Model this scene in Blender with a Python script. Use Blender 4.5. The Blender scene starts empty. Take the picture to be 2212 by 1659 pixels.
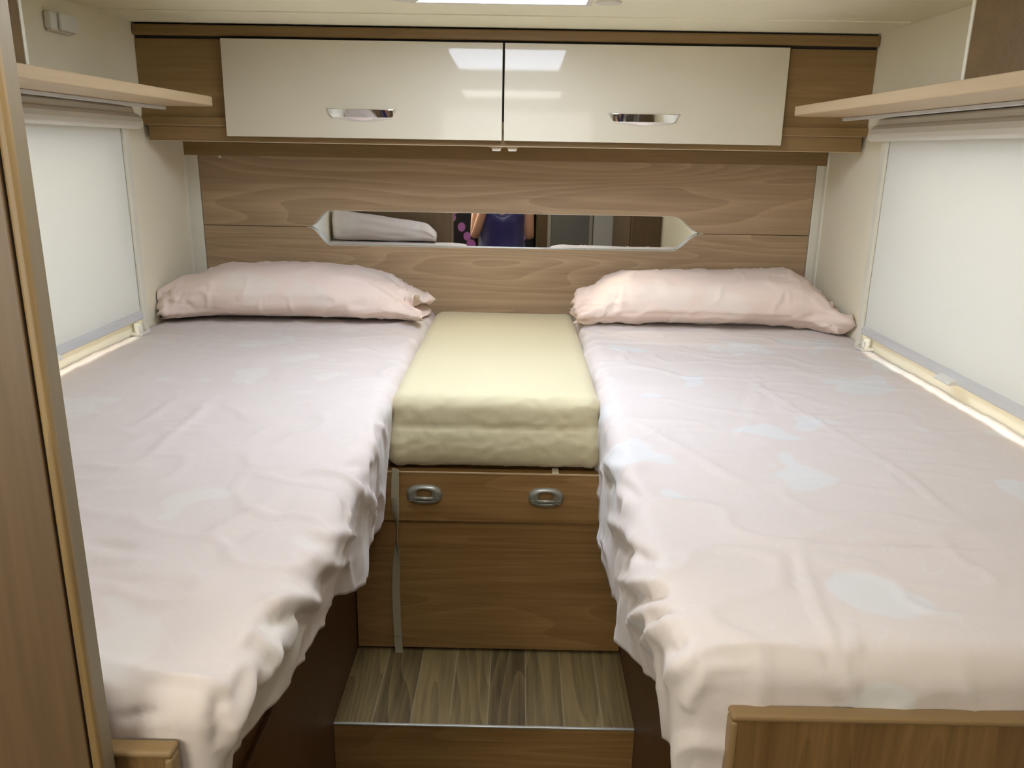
import bpy, math, random
import numpy as np
from mathutils import Vector, Matrix, noise
from mathutils.bvhtree import BVHTree
sc = bpy.context.scene
C = sc.collection
random.seed(4)
PI = math.pi
# ---------------------------------------------------------------- camera
CAMX, CAMZ = 0.0517, 1.2216
F, PITCH, YAW, ROLL = 1762.76, 0.2789, -0.0057, 0.0174
fw = Vector((math.sin(YAW)*math.cos(PITCH), math.cos(YAW)*math.cos(PITCH), -math.sin(PITCH)))
rt = Vector((math.cos(YAW), -math.sin(YAW), 0)); up = rt.cross(fw)
rt2 = rt*math.cos(ROLL)+up*math.sin(ROLL); up2 = -rt*math.sin(ROLL)+up*math.cos(ROLL)
cd = bpy.data.cameras.new('camera'); cam = bpy.data.objects.new('camera', cd); C.objects.link(cam)
cam.matrix_world = Matrix(((rt2.x, up2.x, -fw.x, CAMX), (rt2.y, up2.y, -fw.y, 0), (rt2.z, up2.z, -fw.z, CAMZ), (0, 0, 0, 1)))
cd.sensor_fit = 'HORIZONTAL'; cd.sensor_width = 36; cd.lens = 36*F/2212; cd.clip_start = .02
sc.camera = cam
def ray(u, v):
    return (fw*F+rt2*(u-1106)-up2*(v-829.5)).normalized()
# ---------------------------------------------------------------- world, lights, exposure
sc.view_settings.view_transform = 'Standard'; sc.view_settings.look = 'None'
sc.view_settings.exposure = 0.12; sc.view_settings.gamma = 1.0; sc.view_settings.use_curve_mapping = False
w = bpy.data.worlds.new('world'); sc.world = w; w.use_nodes = True
bg = w.node_tree.nodes['Background']; bg.inputs[0].default_value = (.75, .87, 1, 1); bg.inputs[1].default_value = 1.0
HATCH_E = 14.0
def area(name, loc, tgt, sx, sy, power, col):
    l = bpy.data.lights.new(name, 'AREA'); l.shape = 'RECTANGLE'; l.size = sx; l.size_y = sy; l.energy = power; l.color = col
    o = bpy.data.objects.new(name, l); C.objects.link(o); o.location = loc
    o.rotation_euler = (Vector(tgt)-Vector(loc)).to_track_quat('-Z', 'Y').to_euler(); return o
area('window_daylight_left', (-1.30, 1.72, 1.15), (-1.0, 1.72, .85), 1.1, .6, 38, (1, .97, .86))
area('window_daylight_right', (1.30, 1.62, 1.15), (1.0, 1.62, .85), 1.2, .6, 42, (1, .98, .93))
area('living_area_fill', (0.0, -1.0, 1.50), (0.0, -.3, 0.2), 1.1, .6, 6, (1, 1, 1))  # added fill below the living-area ceiling, behind the camera
area('living_side_fill_left', (-1.04, -.65, 1.08), (.25, 2.2, 1.62), .9, .5, 21, (1, .98, .90))  # added fill beside the solid left wall, brightens walls and ceiling
area('corridor_overhead_fill', (0.0, .60, 1.545), (0.0, .60, 0.0), .5, .4, 4.4, (1, 1, 1))  # added fill overhead to brighten the foot of the beds, no real fixture
def spot(name, loc, tgt, power, ang, blend, col, size=.015):
    l = bpy.data.lights.new(name, 'SPOT'); l.energy = power; l.spot_size = math.radians(ang); l.spot_blend = blend; l.color = col; l.shadow_soft_size = size
    o = bpy.data.objects.new(name, l); C.objects.link(o); o.location = loc
    o.rotation_euler = (Vector(tgt)-Vector(loc)).to_track_quat('-Z', 'Y').to_euler(); return o
spot('spot_lamp_on_seat', (-.045, 2.60, 1.205), (0.02, 2.35, .68), 3.0, 120, 1, (1, .80, .42))
spot('spot_lamp_on_pillow', (.045, 2.60, 1.205), (.47, 2.50, .775), 5.0, 44, .9, (1, .93, .78))
# ---------------------------------------------------------------- materials
def mat(name, col, rough=.6, metal=0, spec=.5, coat=0, bump=None, sheen=0, emit=None, trans=0):
    m = bpy.data.materials.new(name); m.use_nodes = True
    nt = m.node_tree; b = nt.nodes['Principled BSDF']
    b.inputs['Base Color'].default_value = (*col, 1); b.inputs['Roughness'].default_value = rough
    b.inputs['Metallic'].default_value = metal; b.inputs['Specular IOR Level'].default_value = spec
    b.inputs['Coat Weight'].default_value = coat; b.inputs['Coat Roughness'].default_value = .04
    b.inputs['Sheen Weight'].default_value = sheen
    if trans: b.inputs['Transmission Weight'].default_value = trans
    tc = nt.nodes.new('ShaderNodeTexCoord')
    n = nt.nodes.new('ShaderNodeTexNoise'); nt.links.new(tc.outputs['Object'], n.inputs['Vector'])
    n.inputs['Scale'].default_value = bump[0] if bump else 4
    if bump:
        bp = nt.nodes.new('ShaderNodeBump'); bp.inputs['Strength'].default_value = bump[1]; bp.inputs['Distance'].default_value = bump[2] if len(bump) > 2 else .002
        n.inputs['Detail'].default_value = 4
        nt.links.new(n.outputs['Fac'], bp.inputs['Height']); nt.links.new(bp.outputs['Normal'], b.inputs['Normal'])
    else:   # faint mottling of the colour
        r = nt.nodes.new('ShaderNodeMix'); r.data_type = 'RGBA'
        r.inputs['A'].default_value = (*[c*.96 for c in col], 1); r.inputs['B'].default_value = (*[min(1, c*1.03) for c in col], 1)
        nt.links.new(n.outputs['Fac'], r.inputs['Factor']); nt.links.new(r.outputs['Result'], b.inputs['Base Color'])
    if emit: b.inputs['Emission Color'].default_value = (*emit[0], 1); b.inputs['Emission Strength'].default_value = emit[1]
    return m
def srgb(r, g, b): return tuple((x/255/12.92 if x/255 <= .04045 else ((x/255+.055)/1.055)**2.4) for x in (r, g, b))
def wood(name, light, dark, axis=0, figure=1.0, rough=.45, off=0.0, scale=1.0, contrast=.55, planks=None, pale=None):
    """laminate wood: contour lines of a stretched noise give the cathedral figure, fine fibres on top"""
    m = bpy.data.materials.new(name); m.use_nodes = True; nt = m.node_tree; N = nt.nodes; Lk = nt.links
    b = N['Principled BSDF']; b.inputs['Roughness'].default_value = rough
    tc = N.new('ShaderNodeTexCoord'); src = tc.outputs['Object']
    def M(op, a, bb=None, c=None):
        n = N.new('ShaderNodeMath'); n.operation = op
        for i, x in enumerate((a, bb, c)):
            if x is None: continue
            if hasattr(x, 'is_linked'): Lk.new(x, n.inputs[i])
            else: n.inputs[i].default_value = x
        return n.outputs[0]
    plank_id = None
    if planks:
        sx = N.new('ShaderNodeSeparateXYZ'); Lk.new(src, sx.inputs[0])
        u = M('DIVIDE', M('ADD', sx.outputs[0], planks[1]), planks[0]); idx = M('FLOOR', u)
        fr = M('FRACT', u); wn = N.new('ShaderNodeTexWhiteNoise'); wn.noise_dimensions = '1D'; Lk.new(idx, wn.inputs['W'])
        plank_id = wn.outputs['Value']
        cb = N.new('ShaderNodeCombineXYZ'); Lk.new(M('MULTIPLY', plank_id, 7.0), cb.inputs[0]); Lk.new(M('MULTIPLY', plank_id, 13.0), cb.inputs[1])
        va = N.new('ShaderNodeVectorMath'); va.operation = 'ADD'; Lk.new(src, va.inputs[0]); Lk.new(cb.outputs[0], va.inputs[1]); src = va.outputs[0]
    def mp(s):
        n = N.new('ShaderNodeMapping'); n.inputs['Scale'].default_value = s; n.inputs['Location'].default_value = (off, off*1.7, off*.6)
        Lk.new(src, n.inputs['Vector']); return n.outputs[0]
    def nz(v, sc_, det, dist=0):
        n = N.new('ShaderNodeTexNoise'); n.inputs['Scale'].default_value = sc_; n.inputs['Detail'].default_value = det; n.inputs['Distortion'].default_value = dist
        Lk.new(v, n.inputs['Vector']); return n.outputs['Fac']
    s1 = [6.5*scale]*3; s1[axis] = .62*scale
    s2 = [140.0]*3; s2[axis] = 5.0
    s3 = [26.0]*3; s3[axis] = 1.2
    big = nz(mp(s1), 1.0, 1.2, .25)
    rings = M('FRACT', M('MULTIPLY', big, 17.0))
    rl = M('POWER', rings, 2.2)
    fib = nz(mp(s2), 1.0, 3.0); med = nz(mp(s3), 1.0, 3.0)
    v = M('ADD', M('MULTIPLY', rl, .26*figure), M('MULTIPLY', fib, .75))
    v = M('ADD', v, M('MULTIPLY', med, .75)); v = M('ADD', v, -.72+.0*figure)
    v = M('MULTIPLY', v, contrast*1.7); v = M('ADD', v, .42)
    if plank_id is not None: v = M('ADD', v, M('MULTIPLY', M('SUBTRACT', plank_id, .5), .5))
    cl = N.new('ShaderNodeClamp'); Lk.new(v, cl.inputs[0])
    mx = N.new('ShaderNodeMix'); mx.data_type = 'RGBA'; mx.inputs['A'].default_value = (*dark, 1); mx.inputs['B'].default_value = (*light, 1)
    Lk.new(cl.outputs[0], mx.inputs['Factor']); out = mx.outputs['Result']
    if planks:
        e = M('GREATER_THAN', M('ABSOLUTE', M('SUBTRACT', fr, .5)), .482)
        m2 = N.new('ShaderNodeMix'); m2.data_type = 'RGBA'; Lk.new(M('MULTIPLY', e, .55), m2.inputs['Factor']); Lk.new(out, m2.inputs['A']); m2.inputs['B'].default_value = (*(pale or light), 1); out = m2.outputs['Result']
    Lk.new(out, b.inputs['Base Color'])
    bp = N.new('ShaderNodeBump'); bp.inputs['Strength'].default_value = .12; bp.inputs['Distance'].default_value = .0006
    Lk.new(fib, bp.inputs['Height']); Lk.new(bp.outputs['Normal'], b.inputs['Normal'])
    return m
def sheet_mat(name, base, alt, off=0.0, pat=1.0, alt2=None):
    """cotton with a pale printed flower pattern: low-contrast blobs"""
    m = bpy.data.materials.new(name); m.use_nodes = True; nt = m.node_tree; N = nt.nodes; Lk = nt.links
    b = N['Principled BSDF']; b.inputs['Roughness'].default_value = .85; b.inputs['Sheen Weight'].default_value = .15; b.inputs['Specular IOR Level'].default_value = .25
    tc = N.new('ShaderNodeTexCoord')
    mp = N.new('ShaderNodeMapping'); mp.inputs['Location'].default_value = (off, off, 0); Lk.new(tc.outputs['Object'], mp.inputs[0])
    n1 = N.new('ShaderNodeTexNoise'); n1.inputs['Scale'].default_value = 7; n1.inputs['Detail'].default_value = 1.5; Lk.new(mp.outputs[0], n1.inputs[0])
    mixv = N.new('ShaderNodeMix'); mixv.data_type = 'VECTOR'; mixv.inputs['Factor'].default_value = .22; Lk.new(mp.outputs[0], mixv.inputs['A']); Lk.new(n1.outputs['Color'], mixv.inputs['B'])
    vo = N.new('ShaderNodeTexVoronoi'); vo.inputs['Scale'].default_value = 6.5; Lk.new(mixv.outputs['Result'], vo.inputs['Vector'])
    r1 = N.new('ShaderNodeMapRange'); r1.inputs['From Min'].default_value = .36; r1.inputs['From Max'].default_value = .30; Lk.new(vo.outputs['Distance'], r1.inputs['Value'])
    sep = N.new('ShaderNodeSeparateColor'); Lk.new(vo.outputs['Color'], sep.inputs[0])
    g = N.new('ShaderNodeMath'); g.operation = 'GREATER_THAN'; g.inputs[1].default_value = .45; Lk.new(sep.outputs[0], g.inputs[0])
    mu = N.new('ShaderNodeMath'); mu.operation = 'MULTIPLY'; Lk.new(r1.outputs[0], mu.inputs[0]); Lk.new(g.outputs[0], mu.inputs[1])
    # outlined petals
    n2 = N.new('ShaderNodeTexNoise'); n2.inputs['Scale'].default_value = 14; n2.inputs['Detail'].default_value = 0; Lk.new(mixv.outputs['Result'], n2.inputs[0])
    fr = N.new('ShaderNodeMath'); fr.operation = 'PINGPONG'; fr.inputs[1].default_value = .09; Lk.new(n2.outputs['Fac'], fr.inputs[0])
    lt = N.new('ShaderNodeMath'); lt.operation = 'LESS_THAN'; lt.inputs[1].default_value = .007; Lk.new(fr.outputs[0], lt.inputs[0])
    ml = N.new('ShaderNodeMath'); ml.operation = 'MULTIPLY'; ml.inputs[1].default_value = .35; Lk.new(lt.outputs[0], ml.inputs[0])
    ma = N.new('ShaderNodeMath'); ma.operation = 'MAXIMUM'; Lk.new(mu.outputs[0], ma.inputs[0]); Lk.new(ml.outputs[0], ma.inputs[1])
    mm = N.new('ShaderNodeMath'); mm.operation = 'MULTIPLY'; mm.inputs[1].default_value = pat; Lk.new(ma.outputs[0], mm.inputs[0])
    mx = N.new('ShaderNodeMix'); mx.data_type = 'RGBA'; mx.inputs['A'].default_value = (*base, 1); mx.inputs['B'].default_value = (*alt, 1); Lk.new(mm.outputs[0], mx.inputs['Factor'])
    Lk.new(mx.outputs['Result'], b.inputs['Base Color'])
    # crinkle + weave bump
    n3 = N.new('ShaderNodeTexNoise'); n3.inputs['Scale'].default_value = 28; n3.inputs['Detail'].default_value = 4; n3.inputs['Distortion'].default_value = .8; Lk.new(tc.outputs['Object'], n3.inputs[0])
    bp = N.new('ShaderNodeBump'); bp.inputs['Strength'].default_value = .22; bp.inputs['Distance'].default_value = .003; Lk.new(n3.outputs['Fac'], bp.inputs['Height'])
    n4 = N.new('ShaderNodeTexNoise'); n4.inputs['Scale'].default_value = 900; Lk.new(tc.outputs['Object'], n4.inputs[0])
    b2 = N.new('ShaderNodeBump'); b2.inputs['Strength'].default_value = .10; b2.inputs['Distance'].default_value = .0004; Lk.new(n4.outputs['Fac'], b2.inputs['Height']); Lk.new(bp.outputs['Normal'], b2.inputs['Normal'])
    Lk.new(b2.outputs['Normal'], b.inputs['Normal'])
    return m
W_L, W_D = srgb(172, 142, 106), srgb(126, 96, 64)
M_head = wood('headboard_wood', srgb(184, 156, 120), srgb(140, 112, 80), 0, 1.7, off=3.1, contrast=.55)
M_head2 = wood('headboard_wood_lower', srgb(184, 156, 120), srgb(140, 112, 80), 0, 1.7, off=7.7, contrast=.55)
M_cab = wood('cabinet_wood', srgb(158, 127, 80), srgb(112, 85, 46), 0, .5, off=5.2, contrast=.5)
M_panel = wood('seat_panel_wood', srgb(170, 132, 80), srgb(116, 84, 42), 0, 1.0, off=1.3, contrast=.6)
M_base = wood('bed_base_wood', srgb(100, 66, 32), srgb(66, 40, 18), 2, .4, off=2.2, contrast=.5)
M_lock = wood('locker_wood', srgb(122, 92, 42), srgb(84, 60, 22), 0, .4, off=6.6, contrast=.5)
M_rim = mat('footboard_rim', srgb(138, 112, 74), .45)
M_foot = wood('footboard_wood', srgb(138, 106, 64), srgb(90, 65, 34), 2, .7, off=9.2, contrast=.8)
M_shelf = wood('shelf_oak', srgb(206, 182, 146), srgb(176, 150, 114), 1, .4, off=4.4, contrast=.4)
M_edge = mat('edge_band', srgb(186, 160, 122), .5)
M_post = wood('post_oak', srgb(146, 120, 76), srgb(102, 78, 42), 2, .8, off=6.1, contrast=.8)
M_ward = wood('wardrobe_wood', srgb(116, 92, 64), srgb(84, 64, 40), 2, .4, off=8.8, contrast=.5)
M_postside = wood('post_side', srgb(132, 119, 94), srgb(108, 95, 72), 2, .2, off=8.1, contrast=.3)
M_floor = wood('plank_vinyl', srgb(126, 106, 66), srgb(62, 48, 24), 1, 1.2, .42, off=2.6, contrast=.8, planks=(.0853, .34), pale=srgb(150, 134, 104))
M_dark = mat('dark_gap', (.02, .015, .01), .9)
M_wall = mat('wall_cream', srgb(238, 229, 202), .55, bump=(300, .05, .0005))
M_ceil = mat('ceiling_cream', srgb(248, 242, 216), .6, bump=(300, .05, .0005))
M_trimw = mat('trim_white', srgb(226, 220, 200), .4)
M_white = mat('white_plastic', srgb(226, 222, 210), .35)
M_greyp = mat('grey_plastic_strip', srgb(206, 204, 200), .4)
M_door = mat('gloss_cream', srgb(208, 197, 172), .40, coat=.6, spec=.3)
M_chrome = mat('chrome', (.85, .85, .85), .06, 1)
M_alu = mat('aluminium', (.50, .47, .40), .45, .6)
M_handle = mat('grey_handle_plastic', srgb(142, 138, 122), .32, .35)
M_mirror = mat('mirror_glass', (.86, .87, .86), .01, 1)
M_cut = mat('mirror_cut_edge', srgb(205, 200, 180), .35)
M_strap = mat('strap_webbing', srgb(168, 158, 130), .9, bump=(900, .3, .0006))
M_sheetL = sheet_mat('pink_floral_sheet_left', srgb(212, 200, 191), srgb(216, 210, 200), 0.0, .7)
M_sheetR = sheet_mat('pink_floral_sheet_right', srgb(214, 203, 196), srgb(214, 214, 212), 3.3, .75)
M_pil = sheet_mat('pink_pillowcase', srgb(234, 212, 197), srgb(230, 218, 204), 5.5, .6)
M_cush = sheet_mat('cream_seat_cover', srgb(210, 199, 162), srgb(210, 199, 162), 1.0, 0)
M_matt = mat('mattress_ticking', srgb(225, 220, 205), .9)
M_skin = mat('skin', srgb(205, 155, 125), .5)
M_navy = mat('navy_satin', srgb(40, 34, 92), .35, sheen=.3, bump=(12, .3, .01))
M_black = mat('black_vinyl', srgb(38, 34, 40), .4)
M_pink = mat('lilac_dots', srgb(196, 120, 200), .6)
M_greyd = mat('grey_door', srgb(120, 118, 112), .45)
M_hair = mat('dark_hair', srgb(52, 36, 26), .5, bump=(80, .5, .004))
M_phone = mat('phone_black', (.02, .02, .02), .2)
M_hatch = mat('hatch_blind_backlit', (.9, .95, 1), .6, emit=((.86, .98, 1.21), HATCH_E))
# translucent blind cloth
M_blind = bpy.data.materials.new('blind_cloth'); M_blind.use_nodes = True
nt = M_blind.node_tree; pb = nt.nodes['Principled BSDF']; pb.inputs['Base Color'].default_value = (*srgb(230, 228, 218), 1); pb.inputs['Roughness'].default_value = .6
tr = nt.nodes.new('ShaderNodeBsdfTranslucent'); tr.inputs[0].default_value = (.85, .84, .78, 1)
mxs = nt.nodes.new('ShaderNodeMixShader'); mxs.inputs[0].default_value = .12
nn = nt.nodes.new('ShaderNodeTexNoise'); nn.inputs['Scale'].default_value = 700; tcn = nt.nodes.new('ShaderNodeTexCoord'); nt.links.new(tcn.outputs['Object'], nn.inputs[0])
bb = nt.nodes.new('ShaderNodeBump'); bb.inputs['Strength'].default_value = .08; bb.inputs['Distance'].default_value = .0005; nt.links.new(nn.outputs['Fac'], bb.inputs['Height']); nt.links.new(bb.outputs['Normal'], pb.inputs['Normal'])
nt.links.new(pb.outputs[0], mxs.inputs[1]); nt.links.new(tr.outputs[0], mxs.inputs[2]); nt.links.new(mxs.outputs[0], nt.nodes['Material Output'].inputs['Surface'])
M_glass = bpy.data.materials.new('window_glass'); M_glass.use_nodes = True
gb = M_glass.node_tree.nodes['Principled BSDF']; gb.inputs['Roughness'].default_value = .05
gt = M_glass.node_tree.nodes.new('ShaderNodeBsdfTransparent'); gm = M_glass.node_tree.nodes.new('ShaderNodeMixShader'); gm.inputs[0].default_value = .90
M_glass.node_tree.links.new(gb.outputs[0], gm.inputs[1]); M_glass.node_tree.links.new(gt.outputs[0], gm.inputs[2]); M_glass.node_tree.links.new(gm.outputs[0], M_glass.node_tree.nodes['Material Output'].inputs['Surface'])

# ---------------------------------------------------------------- mesh helpers
class MB:
    def __init__(s): s.v = []; s.f = []; s.sm = []
    def add(s, vs, fs, smooth=False):
        o = len(s.v); s.v += [tuple(p) for p in vs]; s.f += [tuple(i+o for i in f) for f in fs]; s.sm += [smooth]*len(fs); return s
    def box(s, x0, x1, y0, y1, z0, z1):
        x0, x1 = sorted((x0, x1)); y0, y1 = sorted((y0, y1)); z0, z1 = sorted((z0, z1))
        v = [(x, y, z) for x in (x0, x1) for y in (y0, y1) for z in (z0, z1)]
        return s.add(v, [(0, 1, 3, 2), (4, 6, 7, 5), (0, 4, 5, 1), (2, 3, 7, 6), (0, 2, 6, 4), (1, 5, 7, 3)])
    def prism(s, poly, axis, a, b, smooth=False):
        """poly: 2-D outline in the two axes other than `axis`, extruded from a to b"""
        n = len(poly)
        def P(p, c): l = [p[0], p[1]]; l.insert(axis, c); return l
        v = [P(p, a) for p in poly]+[P(p, b) for p in poly]
        s.add(v, [tuple(range(n))[::-1], tuple(range(n, 2*n))])
        s.f += [tuple(len(s.v)-2*n+k for k in (i, (i+1) % n, (i+1) % n+n, i+n)) for i in range(n)]; s.sm += [smooth]*n
        return s
    def tube(s, pts, r, n=10, cap=True):
        pts = [Vector(p) for p in pts]; rs = r if isinstance(r, (list, tuple)) else [r]*len(pts); rings = []
        for i, p in enumerate(pts):
            d = (pts[min(i+1, len(pts)-1)]-pts[max(i-1, 0)]).normalized()
            a = d.cross(Vector((0, 0, 1))); a = d.cross(Vector((1, 0, 0))) if a.length < .2 else a
            a.normalize(); b = d.cross(a)
            rings.append([p+(a*math.cos(2*PI*k/n)+b*math.sin(2*PI*k/n))*rs[i] for k in range(n)])
        v = [q for rg in rings for q in rg]; f = []
        for i in range(len(pts)-1):
            for k in range(n): f.append((i*n+k, i*n+(k+1) % n, (i+1)*n+(k+1) % n, (i+1)*n+k))
        if cap: f += [tuple(range(n))[::-1], tuple(range((len(pts)-1)*n, len(pts)*n))]
        return s.add(v, f, True)
    def ball(s, c, r, nu=16, nv=10):
        rr = r if isinstance(r, (list, tuple)) else (r, r, r)
        v = []; f = []
        for j in range(nv+1):
            for i in range(nu):
                t = PI*j/nv; p = 2*PI*i/nu
                v.append((c[0]+rr[0]*math.sin(t)*math.cos(p), c[1]+rr[1]*math.sin(t)*math.sin(p), c[2]+rr[2]*math.cos(t)))
        for j in range(nv):
            for i in range(nu): f.append((j*nu+i, (j+1)*nu+i, (j+1)*nu+(i+1) % nu, j*nu+(i+1) % nu))
        return s.add(v, f, True)
    def grid(s, P, smooth=True, flip=False, wrap=False):
        """P[i][j] array of points"""
        a = len(P); b = len(P[0]); v = [tuple(q) for row in P for q in row]; f = []
        for i in range(a-1):
            for j in range(b if wrap else b-1):
                q = (i*b+j, i*b+(j+1) % b, (i+1)*b+(j+1) % b, (i+1)*b+j); f.append(q[::-1] if flip else q)
        return s.add(v, f, smooth)
    def build(s, name, m, parent=None, bevel=0, seg=2, loc=None, weld=False):
        me = bpy.data.meshes.new(name)
        if parent is not None: org = Vector(parent['_org'])
        elif loc is not None: org = Vector(loc)
        else:
            a = np.array(s.v); org = Vector(((a[:, 0].min()+a[:, 0].max())/2, (a[:, 1].min()+a[:, 1].max())/2, a[:, 2].min()))
        me.from_pydata([tuple(Vector(p)-org) for p in s.v], [], s.f)
        me.polygons.foreach_set('use_smooth', s.sm); me.materials.append(m); me.update()
        import bmesh
        bm = bmesh.new(); bm.from_mesh(me)
        if weld: bmesh.ops.remove_doubles(bm, verts=bm.verts, dist=1e-5)
        if not getattr(s, 'open', False): bmesh.ops.recalc_face_normals(bm, faces=bm.faces)
        bm.to_mesh(me); bm.free()
        o = bpy.data.objects.new(name, me); C.objects.link(o)
        if parent is not None:
            o.parent = parent
        else: o.location = org
        o['_org'] = tuple(org)
        if bevel:
            md = o.modifiers.new('bevel', 'BEVEL'); md.width = bevel; md.segments = seg; md.limit_method = 'ANGLE'; md.angle_limit = math.radians(40)
        return o
def tag(o, label, cat, group=None):
    o['label'] = label; o['category'] = cat
    if group: o['group'] = group
    return o
def thing(name, loc, label, cat, group=None):
    o = bpy.data.objects.new(name, None); o.empty_display_size = .05; C.objects.link(o); o.location = loc; o['_org'] = tuple(loc)
    return tag(o, label, cat, group)
def struct(o): o['kind'] = 'structure'; return o
def box(x0, x1, y0, y1, z0, z1): return MB().box(x0, x1, y0, y1, z0, z1)

# ---------------------------------------------------------------- the vehicle shell
L, R = -1.075, 1.075
YB, YC, CEI, LOW, YF = 2.8543, 2.5324, 1.5585, -.5, -3.2
def side_wall(name, xa, xb, y0, y1, z0, z1):
    b = MB(); b.box(xa, xb, YF, y0, LOW, CEI); b.box(xa, xb, y1, YB+.02, LOW, CEI); b.box(xa, xb, y0, y1, LOW, z0); b.box(xa, xb, y0, y1, z1, CEI)
    return struct(b.build(name, M_wall))
WIN = {'left': (L, -1, 1.10, 2.31), 'right': (R, 1, .98, 2.30)}
side_wall('wall_left', L-.04, L, 1.10, 2.31, .77, 1.25)
side_wall('wall_right', R, R+.04, .98, 2.30, .77, 1.25)
struct(box(L-.04, R+.04, YB+.02, YB+.06, LOW, CEI).build('wall_back', M_wall))
struct(box(L-.04, R+.04, YF-.04, YF, LOW, CEI).build('wall_front', M_wall))
struct(box(L-.04, R+.04, YF, 1.3, LOW-.04, LOW).build('floor', M_floor))
# ceiling with the opening of the hatch
HX0, HX1, HY0, HY1 = -.205, .200, 1.50, 2.105
b = MB(); b.box(L-.04, HX0, YF, YB+.06, CEI, CEI+.04); b.box(HX1, R+.04, YF, YB+.06, CEI, CEI+.04); b.box(HX0, HX1, YF, HY0, CEI, CEI+.04); b.box(HX0, HX1, HY1, YB+.06, CEI, CEI+.04)
struct(b.build('ceiling', M_ceil))
struct(box(L+.02, R-.02, 2.298, 2.500, CEI-.003, CEI).build('trim_1', M_ceil, bevel=.001))      # ceiling strip ahead of the cabinet
for n_, sx in ((2, -1), (3, 1)):     # pale corner posts beside the headboard
    x0, x1 = (L, -1.034) if sx < 0 else (1.044, R)
    struct(box(x0, x1, 2.835, YB+.02, .3, 1.232).build('trim_%d' % n_, M_trimw, bevel=.003))
    struct(box(sx*1.0745-.006, sx*1.0745+.006, 2.812, 2.835, .3, 1.232).build('trim_%d' % (n_+2), M_trimw, bevel=.002))
for i, (side, (wx, s, y0, y1)) in enumerate(WIN.items()):
    b = MB(); xo, xi = wx+s*.045, wx+s*.012
    for (a0, a1, c0, c1) in ((y0, y1, .77, .80), (y0, y1, 1.22, 1.25), (y0, y0+.03, .80, 1.22), (y1-.03, y1, .80, 1.22)): b.box(xo, xi, a0, a1, c0, c1)
    wo = struct(b.build('window_%d' % (i+1), M_greyp, bevel=.002))
    MB().box(wx+s*.026, wx+s*.030, y0+.03, y1-.03, .80, 1.22).build('pane', M_glass, wo)

# ---------------------------------------------------------------- roof hatch
h = thing('roof_hatch', (0, 1.85, CEI), 'bright roof hatch with white frame in the ceiling above the seat cushion', 'roof window')
b = MB()
def ring(b, x0, x1, y0, y1, w_, z0, z1):
    b.box(x0, x1, y0, y0+w_, z0, z1); b.box(x0, x1, y1-w_, y1, z0, z1); b.box(x0, x0+w_, y0+w_, y1-w_, z0, z1); b.box(x1-w_, x1, y0+w_, y1-w_, z0, z1)
ring(b, HX0-.012, HX1+.012, HY0-.012, HY1+.012, .014, CEI-.004, CEI+.03); b.build('frame', M_white, h, bevel=.001)
box(HX0, HX1, HY0, HY1, CEI+.004, CEI+.010).build('backlit_blind', M_hatch, h)['label'] = 'glowing white blind of the hatch'
for cx_ in (HX0-.018, HX1+.050):
    b = MB(); b.prism([(cx_+.03*math.cos(2*PI*k/24), 2.075+.026*math.sin(2*PI*k/24)) for k in range(24)], 2, CEI-.005, CEI); b.build('corner_cap', M_white, h, bevel=.001)

# ---------------------------------------------------------------- overhead cabinet
cab = thing('overhead_cabinet', (0, YC, 1.232), 'wide brown wooden overhead cabinet with two glossy cream flap doors', 'cabinet')
b = MB(); b.box(L+.001, R-.001, YC+.004, YB, 1.30, 1.516); b.build('carcass', M_cab, cab)
b = MB(); b.box(L+.001, R-.001, YC-.010, YC+.02, 1.524, 1.5535); b.build('cornice', M_cab, cab, bevel=.004)
box(L+.004, R-.004, YC+.006, YB, 1.512, CEI-.0005).build('shadow_gap', M_dark, cab)
box(-.8145, .8135, YC-.001, YC+.006, 1.30, 1.516).build('door_recess', M_dark, cab)
b = MB(); b.box(L+.001, R-.001, YC-.006, YC+.02, 1.277, 1.3015); b.build('upper_rail', M_cab, cab, bevel=.0025)
b = MB(); b.box(-1.058, 1.062, YC+.002, YC+.03, 1.232, 1.2755); b.box(-1.058, 1.062, YC+.03, YB-.03, 1.232, 1.25); b.build('lower_rail', M_cab, cab, bevel=.002)
b = MB(); b.box(-1.058, 1.062, YC-.0005, YC+.003, 1.231, 1.2335); b.box(-1.058, 1.062, YC-.0035, YC+.003, 1.2755, 1.2772); b.build('edge_strip', M_edge, cab)
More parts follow.
